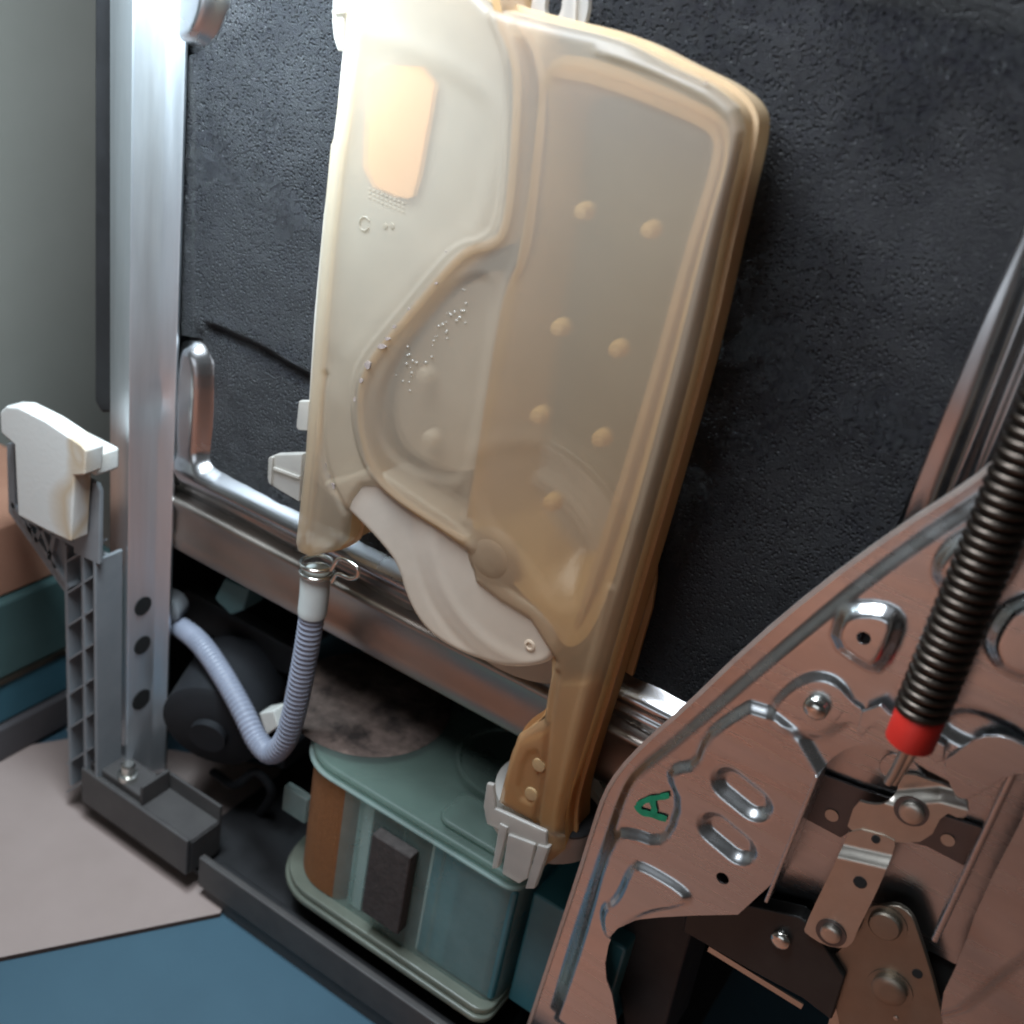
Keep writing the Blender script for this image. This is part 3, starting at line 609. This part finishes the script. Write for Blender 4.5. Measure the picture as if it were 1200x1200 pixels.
tfe = [ridge(seamL, .0009, .0030), ridge(seamL+np.array([-.0042, .0014]), .0006, .0010), ridge(seamR, .0005, .0022), ridge(edgeL, .0006, .0016), ridge(tl((381, 440), (376, 500), (381, 550), (396, 584), (405, 600)), -.0014, .0018), ridge(tl((395, 430), (408, 480), (412, 540)), -.0006, .008), ridge(edgeR, .0008, .0014), ridge(edgeR+np.array([.0050, .0004]), .0007, .0010), emb(chaikin(chR, 2), -.0006, .008), emb(chaikin(chL, 2), -.0008, .006),
       emb(chaikin(chU, 2), -.0006, .012), ridge(arc, .0003, .005), ridge(tl((652, 790), (643, 850), (638, 905), (627, 970)), -.0014, .0016), emb(chaikin(XZ([(613, 884), (634, 878), (628, 945), (604, 934)], DF), 1), -.0016, .003), ridge(tl((716, 690), (690, 790), (668, 870), (650, 975)), .0010, .0016), ridge(tl((400, 30), (470, 50), (560, 96), (582, 130), (580, 200), (560, 270)), .0006, .005),
       ridge(tl((545, 285), (480, 325), (420, 410), (400, 470)), .0006, .009)]
wo = chaikin(XZ([(392, 566), (436, 545), (484, 580), (530, 608), (566, 646), (592, 690), (634, 716), (656, 745), (648, 775), (620, 783), (590, 783), (560, 775), (520, 757), (492, 733), (474, 700), (464, 662), (440, 632), (408, 600), (372, 566)], DWB), 2)
wc = P(612, 660, DWB)[[0, 2]]
warc = lambda rr, a0, a1: np.array([wc+rr*np.array([math.cos(a), math.sin(a)]) for a in np.linspace(a0, a1, 24)])
sheet('web_plate', wo, DWB, 'tankmilk', TK, .0011, [ridge(warc(.050, 2.6, 5.2), .0005, .004), ridge(warc(.061, 2.8, 5.2), -.0004, .003)], roll=(.003, .0025), thick=.018)
fs = sheet('front_shell', to, DF, 'tank', TK, .0011, tfe, roll=(.0042, .0042), thick=0)
# side skirt of the shell, amber where the plastic is seen edge-on
def skirt(name, outline, d0, d1, mat, parent, off0=0, off1=0):
    n = len(outline); c_ = np.roll(outline, -1, 0)-np.roll(outline, 1, 0); nr = np.stack([c_[:, 1], -c_[:, 0]], 1); nr /= np.linalg.norm(nr, axis=1)[:, None]
    ar = .5*np.sum(outline[:, 0]*np.roll(outline[:, 1], -1)-np.roll(outline[:, 0], -1)*outline[:, 1]); nr *= 1 if ar > 0 else -1
    A, B = outline+nr*off0, outline+nr*off1
    V = [(x, -d0, z) for x, z in A]+[(x, -d1, z) for x, z in B]; F = [(i, i+n, (i+1) % n+n, (i+1) % n) for i in range(n)]
    o = link(name, mesh(name, V, F), mat, parent, True); o.data.set_sharp_from_angle(angle=math.radians(60)); return o, nr
tos = chaikin(to, 2)
skirt('side_wall', tos, DF-.0041, DBK+.001, 'ambersolid', TK, -.0002, .0003)
_, nr = skirt('weld_flange', tos, .0335, .0315, 'ambersolid', TK, .0015, .0015)
def flange(name, outline, nr, wd, d0, d1, mat, parent):
    n = len(outline); B = outline+nr*wd
    V = [(x, -d0, z) for x, z in outline]+[(x, -d0, z) for x, z in B]+[(x, -d1, z) for x, z in B]+[(x, -d1, z) for x, z in outline]
    F = []
    for i in range(n):
        j = (i+1) % n
        for a in range(3): F.append((a*n+i, a*n+j, (a+1)*n+j, (a+1)*n+i))
    return link(name, mesh(name, V, F), mat, parent)
bpy.data.objects.remove(bpy.data.objects['weld_flange'])
flange('weld_flange', tos, nr, .0020, .0335, .0318, 'ambersolid', TK)
prism('back_shell', tos, DBK+.0012, DBK, 'tankclear', TK)
# inner walls between the two shells
# sloped walls of the right-hand chamber: thick yellow plastic towards the edges, open in the middle
inn = chaikin(XZ([(632, 62), (700, 68), (800, 112), (850, 138), (852, 185), (826, 270), (794, 400), (752, 560), (700, 735), (662, 770), (640, 728), (600, 690), (552, 628), (548, 600), (562, 520), (582, 400), (606, 290), (620, 200)], DF), 2)
ctr = chaikin(XZ([(655, 112), (700, 116), (785, 150), (812, 168), (812, 190), (790, 270), (755, 400), (716, 540), (672, 660), (652, 670), (628, 640), (604, 600), (606, 540), (620, 400), (640, 290), (650, 200)], DF), 2)
def slope(p):
    s1, _ = sdf(p, inn); s2, _ = sdf(p, ctr); t = np.clip(-s1/(np.maximum(-s1, 0)+np.maximum(s2, 0)+1e-6), 0, 1); return -(.026*t**1.3)
sheet('chamber_wall', inn, DF-.003, 'amberwall', TK, .0016, [slope], [ctr], thick=0)
ctl = chaikin(chL, 2)
ribbon('divider', seamL, DF-.001, DBK+.0015, .0035, 'amber', TK)
ribbon('divider', seamR, DF-.004, DBK+.0015, .003, 'amber', TK)
ribbon('divider', tl((640, 84), (700, 95), (800, 135), (835, 155), (835, 190), (800, 300), (765, 430), (720, 580), (670, 740)), DF-.005, DBK+.0015, .003, 'amber', TK)
ribbon('divider', tl((552, 640), (585, 690), (625, 720), (648, 770), (640, 850)), DF-.004, DBK+.0015, .003, 'amber', TK)
prism('milky_baffle', chaikin(XZ([(600, -30), (600, 200), (590, 280), (545, 290), (425, 430), (418, 500), (440, 560), (405, 590), (358, 540), (372, 310), (404, 60), (404, -30)], .030), 1), .030, .0285, 'tankmilk', TK)
prism('milky_baffle', chaikin(chL, 2), .030, .0285, 'tankmilk', TK)
for px, py in ((682, 248), (760, 270), (654, 385), (722, 410), (630, 488), (702, 515), (645, 590), (497, 440), (503, 515)):
    r = 9.5*mpp(px, py, .04); c = P(px, py, .040)
    lathe('spacer_pin', [(r*1.2, -.006), (r*1.05, -.001), (r*.8, .0012), (0, .0018)], c, (0, -1, 0), 'amberwall' if px > 600 else 'tankmilk', TK, 20)
# round chamber behind
cc = P(620, 650, .010); Rd = .066
rcx = lathe('round_chamber', [(Rd*.97, -.004), (Rd, -.002), (Rd, .006), (Rd*.975, .008), (Rd*.80, .0085), (Rd*.78, .0115), (Rd*.70, .012), (Rd*.68, .009), (Rd*.30, .0085), (0, .0085)], cc, (0, -1, 0), 'tankmilk', TK, 72)
c = P(574, 655, DF); r = 24*mpp(574, 655, DF)
lathe('float_hub', [(r*1.6, -.003), (r*1.3, -.0008), (r*1.0, .0001), (r*.55, .0005), (0, .0006)], c, (0, -1, 0), 'tank', TK, 40)
lathe('drain_dimple', [(.0028, -.001), (.0028, .0006), (.0018, .0008), (.0016, 0), (0, 0)], P(621, 756, DWB), (0, -1, 0), 'tankmilk', TK, 20)
pprism('right_web', [(764, 620), (769, 645), (769, 680), (764, 713), (753, 750), (741, 793), (726, 784), (712, 776), (735, 700)], .0150, .0125, 'ambersolid', TK, .0005, 0)
# peach panel painted as a warm reflection, and the moulded marks under it
refl = XZ([(432, 76), (512, 78), (498, 160), (486, 226), (474, 236), (424, 214), (427, 140)], .036)
prism('painted_reflection', chaikin(refl, 1), .0325, .0320, 'label', TK)
def plate_t(px, py): q = XZ([(px, py)], DF); return DF+sum(float(f(q)[0]) for f in tfe)
V = []; F = []
def dash(cx, cy, wx, wy, hgt=.00025):
    q = [(cx-wx, cy-wy-.23*wx), (cx+wx, cy-wy+.23*wx), (cx+wx, cy+wy+.23*wx), (cx-wx, cy+wy-.23*wx)]; k = len(V); dd = plate_t(cx, cy)+hgt
    V.extend([P(x, y, dd) for x, y in q]); F.append((k, k+1, k+2, k+3))
for r_ in range(3):
    for i in range(9): dash(433+i*4.9, 221+r_*5+i*2.1, 1.6, 1.5)
me_ = mesh('moulded_marks', V, F); link('moulded_marks', me_, 'tank', TK)
rg = [P(427+6*math.cos(a), 262+8*math.sin(a), plate_t(427, 262)+.0003) for a in np.linspace(0.6, 5.9, 22)]; tube('moulded_ring', rg, .00035, 'tank', TK, 8)
for px in (452, 460): lathe('moulded_dot', [(.0014, 0), (.0012, .0005), (0, .0006)], P(px, 265, plate_t(px, 265)-.0002), (0, -1, 0), 'tank', TK, 14)
V = []; F = []
for i in range(8):
    a = math.radians(205+i*11); q0 = np.array(cc)+np.array([Rd*.60*math.cos(a), 0, Rd*.60*math.sin(a)]); q0[1] = -DWB+.0006; tx = np.array([-math.sin(a), 0, math.cos(a)])*.0014; nx_ = np.array([math.cos(a), 0, math.sin(a)])*.0018
    k = len(V); V.extend([q0-tx-nx_, q0+tx-nx_, q0+tx+nx_, q0-tx+nx_]); F.append((k, k+1, k+2, k+3))
link('moulded_marks', mesh('moulded_marks', V, F), 'tank', TK)
# dark specks of mould along the seam and water drops under the skin
for px, py, a_, b_ in ((447, 406, 5, 3), (454, 397, 3, 2), (462, 383, 2, 2), (431, 428, 3.5, 5), (423, 446, 2, 3), (416, 468, 2, 2.5), (479, 362, 1.6, 1.4), (511, 332, 1.5, 1.5), (523, 295, 1.3, 1.3), (388, 570, 5, 4), (381, 548, 1.6, 6), (385, 558, 2, 3), (827, 97, 2, 1)):
    m0 = mpp(px, py, DF); an = np.linspace(0, 2*math.pi, 10, endpoint=False); dd = plate_t(px, py)
    prism('mould_speck', [P(px+a_*math.cos(t)*(1+.25*math.sin(3*t+px)), py+b_*math.sin(t), dd)[[0, 2]] for t in an], dd+.00015, dd-.0010, 'speck', TK)
bmd = bmesh.new()
for k in range(46):
    t = k/46; px = 545-100*t*.75+rng.normal(0, 7); py = 355+95*t+rng.normal(0, 9)
    if .42 < t < .72 and k % 3: continue
    g_ = bmesh.ops.create_icosphere(bmd, subdivisions=1, radius=float(rng.uniform(.0004, .0009)), matrix=Matrix.Translation(Vector(P(px, py, plate_t(px, py)-.0001))))
med = bpy.data.meshes.new('water_drops'); bmd.to_mesh(med); bmd.free(); wd_ = link('water_drops', med, 'drop', TK, True); wd_['kind'] = 'stuff'
# right spout
pprism('spout_core', [(650, 800), (690, 800), (676, 868), (672, 925), (655, 974), (632, 966), (640, 930), (644, 850)], DF-.006, DF-.022, 'ambersolid', TK, .002)
pprism('spout_shoulder', [(608, 872), (636, 860), (634, 905), (625, 956), (588, 940), (598, 898)], DF-.004, DF-.020, 'ambersolid', TK, .0018)
for px, py in ((631, 897), (622, 931)): lathe('spout_dimple', [(.0036, -.001), (.0034, .0002), (.0024, .0003), (0, .0003)], P(px, py, DF-.0006), (0, -1, 0), 'amber', TK, 20)
# clips and tab
tb = XZ([(596, -30), (690, -30), (689, 10), (684, 33), (640, 27), (612, 20), (598, 8)], .024)
sheet('mounting_tab', tb, .024, 'clipw', TK, .0008, [], [capsule(XZ([(615, -8)], .024)[0], XZ([(613, 6)], .024)[0], .0038), capsule(XZ([(650, -8)], .024)[0], XZ([(648, 9)], .024)[0], .0038)], thick=.003)
strip_px('tab_rib', (675, -30), (672, 31), .026, .021, 4, 'clipw', TK)
pprism('side_clip', [(354, 532), (322, 533), (314, 537), (313, 560), (316, 568), (350, 588)], .036, .031, 'clipw', TK, .0006)
pprism('side_clip', [(362, 470), (350, 470), (347, 500), (349, 504), (360, 505)], .036, .033, 'clipw', TK, .0005)
pprism('side_clip', [(404, -30), (391, -30), (389, 25), (391, 45), (396, 60), (402, 58)], .034, .031, 'clipw', TK, .0005)
strip_px('clip_rib', (318, 536), (316, 566), .0375, .0335, 4, 'clipw', TK); strip_px('clip_rib', (320, 549), (350, 560), .037, .034, 3, 'clipw', TK); strip_px('clip_rib', (389, 14), (403, 13), .036, .031, 3, 'clipw', TK)

# ================================================================== drain hose and clamp
HS = empty('drain_hose', (0, 0, 0), 'pale grey corrugated hose bent in a U below the water tank', 'hose')
DHs = .034
path = [(370, 668, DHs), (368, 700, DHs), (362, 745, DHs), (353, 795, DHs), (344, 838, DHs), (334, 868, DHs), (318, 882, DHs-.001), (302, 868, DHs-.004), (284, 832, DHs-.010), (262, 793, DHs-.018), (238, 758, DHs-.028), (216, 738, DHs-.038), (190, 725, DHs-.050)]
pts = spline([P(*p) for p in path], 40); pts = [Vector(p) for p in pts]
sl = np.cumsum([0]+[(b-a).length for a, b in zip(pts, pts[1:])]); uni = np.linspace(.012, sl[-1], 620)
pu = [Vector([np.interp(t, sl, [p[i] for p in pts]) for i in range(3)]) for t in uni]
rb = 14.2*mpp(350, 780, DHs)
rad = [rb*(1+.055*max(-.75, math.sin(2*math.pi*t/.0033))) for t in uni]
tube('corrugated_tube', pu, rad, 'hose', HS, 24)
cu = [Vector([np.interp(t, sl, [p[i] for p in pts]) for i in range(3)]) for t in np.linspace(0, .0275, 14)]
rq = 17.5*mpp(370, 690, DHs); tube('cuff', cu, [rq*.96]+[rq]*12+[rq*.97], 'cuff', HS, 32)
HC = empty('hose_clamp', (0, 0, 0), 'bright wire spring clamp around the hose cuff', 'clamp')
ax0 = (pts[20]-pts[0]).normalized(); u = ax0.orthogonal().normalized(); v = ax0.cross(u)
c0 = Vector(P(372, 660, DHs)); 
def ringpts(c, R, a0, a1, n=40): return [c+R*(math.cos(a)*u+math.sin(a)*v) for a in np.linspace(a0, a1, n)]
R_ = rq*1.10; tube('wire_ring', ringpts(c0, R_, 0, 2*math.pi), .0011, 'wire', HC, 10); tube('wire_ring', ringpts(c0+ax0*.0052, R_, 0, 2*math.pi), .0011, 'wire', HC, 10)
lp = [(388, 668), (398, 655), (415, 662), (420, 668), (418, 676), (410, 678), (396, 673), (389, 682)]
tube('wire_ear', [Vector(p) for p in spline([P(x, y, DHs+.012) for x, y in lp], 8)], .0011, 'wire', HC, 10)

# ================================================================== water softener
WS = empty('water_softener', (0, 0, 0), 'aqua translucent water softener box with brown resin standing in the base tray', 'water softener')
DS_ = .036
zl = P(450, 934, DS_)[2]; zbt = P(450, 1102, DS_)[2]; xs0 = P(338, 960, DS_)[0]; xs1 = P(588, 1130, DS_)[0]; xs2 = P(760, 1200, DS_)[0]
def rounded_left(x0, x1, y0, y1, r, n=12):
    q_ = min(.010, r); p = [(x1-q_+q_*math.sin(t), y0+q_-q_*math.cos(t)) for t in np.linspace(0, math.pi/2, 7)]+[(x1, y1)]
    p += [(x0+r-r*math.cos(t)*1, y1-r+r*math.sin(t)) for t in np.linspace(math.pi/2, 0, n)]
    p += [(x0+r-r*math.cos(t), y0+r-r*math.sin(t)) for t in np.linspace(0, math.pi/2, n)]
    return p
yb = .085
body = zprism('body', rounded_left(xs0, xs1, -DS_, yb, .030), zbt, zl-.006, 'aqua', WS, .002)
lid = zprism('lid', rounded_left(xs0-.002, xs1+.001, -DS_-.002, yb, .031), zl-.0055, zl, 'aqualid', WS, .0026, 4)
zprism('lid_rim', rounded_left(xs0-.0035, xs1+.0016, -DS_-.0035, yb+.001, .032), zl-.0085, zl-.0062, 'aqua', WS, .0010)
zprism('base_flange', rounded_left(xs0-.010, xs1+.002, -DS_-.009, yb+.004, .036), zbt-.004, zbt+.0002, 'rim', WS, .0012)
zprism('base_rim', rounded_left(xs0-.008, xs1+.001, -DS_-.007, yb+.002, .034), zbt+.0004, zbt+.005, 'rim', WS, .0012)
zprism('resin', rounded_left(xs0-.0004, P(408, 1000, DS_)[0], -DS_-.0004, yb-.002, .030), zbt+.006, zl-.010, 'resin', WS)
cf = PZ(432, 822, zl+.0004); rf = .050
lathe('felt_filter', [(rf*1.02, -.0002), (rf, .0006), (rf*.5, .0012), (0, .0012)], cf, (0, 0, 1), 'mould', WS, 48)
cf2 = PZ(600, 900, zl+.0004)
lathe('round_port', [(.034, -.0002), (.034, .0035), (.0315, .0038), (.031, .001), (0, .001)], cf2, (0, 0, 1), 'aqualid', WS, 48)
zprism('deep_chamber', [(xs1-.055, -DS_+.0015), (xs1-.0015, -DS_+.0015), (xs1-.0015, .03), (xs1-.055, .03)], zbt+.006, zl-.012, 'aquadeep', WS, .002)
for px in (415, 470, 520):
    x = P(px, 1000, DS_)[0]; box('inner_baffle', (x-.0008, -DS_+.001, zbt+.004), (x+.0008, .05, zl-.009), 'aqua', WS)
box('side_lug', (P(316, 935, DS_)[0], -DS_+.012, P(320, 965, DS_)[2]), (P(345, 940, DS_)[0], -DS_+.018, P(320, 935, DS_)[2]), 'aqua', WS, .001)
box('side_chamber', (xs1+.003, -DS_+.012, zbt+.002), (xs1+.06, .05, zl-.016), 'aquadeep', WS, .002)
for pxa, pxb, m_ in ((411, 428, 'palepanel'), (503, 540, 'palepanel')):
    box('inner_panel', (P(pxa, 1000, DS_)[0], -DS_+.003, zbt+.006), (P(pxb, 1000, DS_)[0], -DS_+.0045, zl-.012), m_, WS)
zprism('lid_dome', rounded_left(P(505, 960, DS_)[0], xs1-.004, -DS_+.004, -.004, .008), zl+.0002, zl+.0045, 'aqualid', WS, .002, 3)
# dark foam pad stuck on the softener
a = P(437, 985, DS_+.007); b = P(467, 1092, DS_+.007); 
pad = box('foam_pad', (P(430, 1020, DS_+.008)[0], -DS_-.0085, P(447, 1083, DS_+.008)[2]), (P(476, 1040, DS_+.008)[0], -DS_-.0003, P(447, 983, DS_+.008)[2]), 'padfoam', None, .0012)
tag(pad, 'dark brown foam rubber block stuck on the aqua softener box', 'foam pad')
# white socket that takes the tank spout
SK = empty('spout_socket', (0, 0, 0), 'milky white plastic socket with snap tabs under the tank spout', 'socket')
zs_ = P(620, 975, DF)[2]; cs = (P(632, 965, .030)[0]-.002, -.0145, zs_)
lathe('socket_ring', [(.0300, -.018), (.0310, -.016), (.0310, .002), (.0295, .003), (.0265, .003), (.0260, -.004), (0, -.004)], cs, (0, 0, 1), 'clipw', SK, 56)
lathe('rubber_seal', [(.0175, .0), (.0185, .0026), (.0170, .0044), (.015, .0044)], (P(650, 975, .030)[0], -.022, zs_-.001), (0, 0, 1), 'black', SK, 40)
pprism('snap_tab', [(595, 978), (627, 990), (618, 1030), (608, 1036), (588, 1024)], .0500, .0475, 'clipw', SK, .0006)
pprism('snap_tab', [(585, 965), (595, 970), (583, 1018), (576, 1018)], .0495, .0455, 'clipw', SK, .0006)
pprism('snap_tab', [(630, 990), (643, 994), (626, 1042), (615, 1042)], .0495, .0455, 'clipw', SK, .0006)
pprism('socket_collar', [(570, 918), (578, 920), (580, 948), (640, 975), (640, 998), (570, 966), (566, 945)], .0485, .0460, 'clipw', SK, .0008)

# ================================================================== packing foam
FB = empty('foam_block', (0, 0, 0), 'rust-stained white packing foam block clamped in the grey bracket', 'foam block')
pprism('front_piece', [(3, 482), (10, 475), (24, 476), (56, 492), (98, 520), (104, 527), (102, 556), (90, 557), (86, 634), (60, 622), (24, 603), (20, 520), (4, 506)], .070, .0575, 'foam', FB, .0014, 0, at=.068)
box('rear_ledge', (P(30, 480, .05)[0], -.0572, P(60, 500, .05)[2]-.012), (P(124, 530, .05)[0], -.040, P(60, 500, .05)[2]+.002), 'foam', FB, .002)

# ================================================================== things in the dark below the tub
mt = empty('pump_motor', (0, 0, 0), 'dark navy pump motor behind the hose', 'motor')
cm = P(285, 790, -.030); lathe('motor_case', [(.030, -.002), (.034, 0), (.034, .05), (.030, .053), (.012, .055), (.012, .06), (0, .06)], cm, (.25, -.6, -.1), 'navy', mt, 48)
box('motor_foot', np.array(cm)+np.array([-.04, -.01, -.05]), np.array(cm)+np.array([.05, .05, -.03]), 'navy', mt, .003)
cn = empty('wire_connector', (0, 0, 0), 'white plastic wire connector behind the hose bend', 'connector')
pprism('connector_body', [(243, 851), (256, 848), (262, 862), (290, 856), (290, 866), (284, 872), (248, 878)], .004, -.010, 'white', cn, .001)
pprism('connector_plug', [(303, 836), (320, 833), (326, 852), (312, 862)], .004, -.008, 'white', cn, .001)
bn = empty('support_bar', (0, 0, 0), 'dark bar crossing behind the hose under the tub', 'bar')
pprism('bar_body', [(214, 690), (360, 770), (360, 800), (330, 790), (214, 728)], -.028, -.040, 'black', bn, .002)
vb = empty('inlet_valve', (0, 0, 0), 'small grey-green valve body under the rear rail', 'valve')
pprism('valve_body', [(262, 678), (292, 690), (284, 716), (270, 722), (250, 702)], -.006, -.025, 'teal', vb, .002)
lathe('valve_stub', [(.010, 0), (.010, .012), (.007, .014), (0, .014)], P(205, 705, -.01), (.3, -.9, 0), 'grey', vb, 24)
for (px, py, r, m_) in ((300, 905, .004, 'blacksteel'), (262, 925, .006, 'blacksteel')): pass
wr = tag(tube('wire_bundle', [Vector(p) for p in spline([P(250, 905, -.01), P(275, 920, .0), P(300, 905, -.004), P(318, 930, -.01), P(300, 960, -.02)], 10)], .003, 'navy'), 'dark wire loop beside the softener', 'wire')

# ================================================================== things behind, lying on the floor
def quad_on_floor(name, pxs, h, mat, z0=None):
    z0 = ZF if z0 is None else z0
    return zprism(name, [PZ(x, y, z0+h)[:2] for x, y in pxs], z0+.0004, z0+h, mat)
bs = zprism('blue_sheet', [(-.40, -.21), (.0, -.21), (.05, -.02), (.75, -.02), (.75, .30), (-.40, .30)], ZF+.0003, ZF+.0012, 'bluesheet'); tag(bs, 'plain blue sheet lying on the floor under and in front of the machine', 'sheet')
cdz = ZF+.0016
cs_ = zprism('card_sheet', [PZ(x, y, cdz+.0035)[:2] for x, y in [(-150, 1152), (0, 1122), (258, 1070), (330, 900), (100, 862), (-150, 905)]], cdz, cdz+.0035, 'card'); cs_.data.materials.append(MT['cardedge'])
for p_ in cs_.data.polygons:
    if abs(p_.normal.z) < .5: p_.material_index = 1
tag(cs_, 'beige card sheet lying on the floor behind the rear foot', 'card')
bxz = cdz+.0037
ref = PZ(40, 872, bxz); bx_x = ref[0]
zt_ = PX(40, 695, bx_x)[2]; zm = PX(40, 785, bx_x)[2]; zlw = PX(40, 835, bx_x)[2]
y0b, y1b = PX(-40, 800, bx_x)[1], PX(120, 760, bx_x)[1]
t1 = box('grey_plank', (bx_x-.10, y0b, bxz), (bx_x, y1b, zlw), 'dusk', None, .002); tag(t1, 'dark grey plank on the card under the teal box', 'plank')
t2 = empty('teal_box', (0, 0, 0), 'teal box with an olive band standing on the grey plank', 'box')
box('lower_half', (bx_x-.12, y0b, zlw+.0005), (bx_x-.004, y1b+.02, zm-.002), 'tealblue', t2, .003); box('olive_band', (bx_x-.12, y0b, zm-.0018), (bx_x-.002, y1b+.02, zm+.0018), 'bronze', t2); box('upper_half', (bx_x-.12, y0b, zm+.002), (bx_x-.003, y1b+.02, zt_), 'teal', t2, .003)
t3 = box('peach_carton', (bx_x-.16, y0b, zt_+.0006), (bx_x-.008, y1b, PX(30, 615, bx_x)[2]), 'peach', None, .003); tag(t3, 'peach coloured carton on top of the teal box', 'carton')

# put every empty at the base of its thing, keeping the parts where they are
bpy.context.view_layer.update()
for o in [o for o in bpy.data.objects if o.type == 'EMPTY']:
    vs = [(c.matrix_world@Vector(b)) for c in o.children_recursive if c.type == 'MESH' for b in c.bound_box]
    if not vs or o.parent: continue
    base = Vector((sum(v.x for v in vs)/len(vs), sum(v.y for v in vs)/len(vs), min(v.z for v in vs)))
    o.location = base
    for c in o.children: c.location = c.location-base
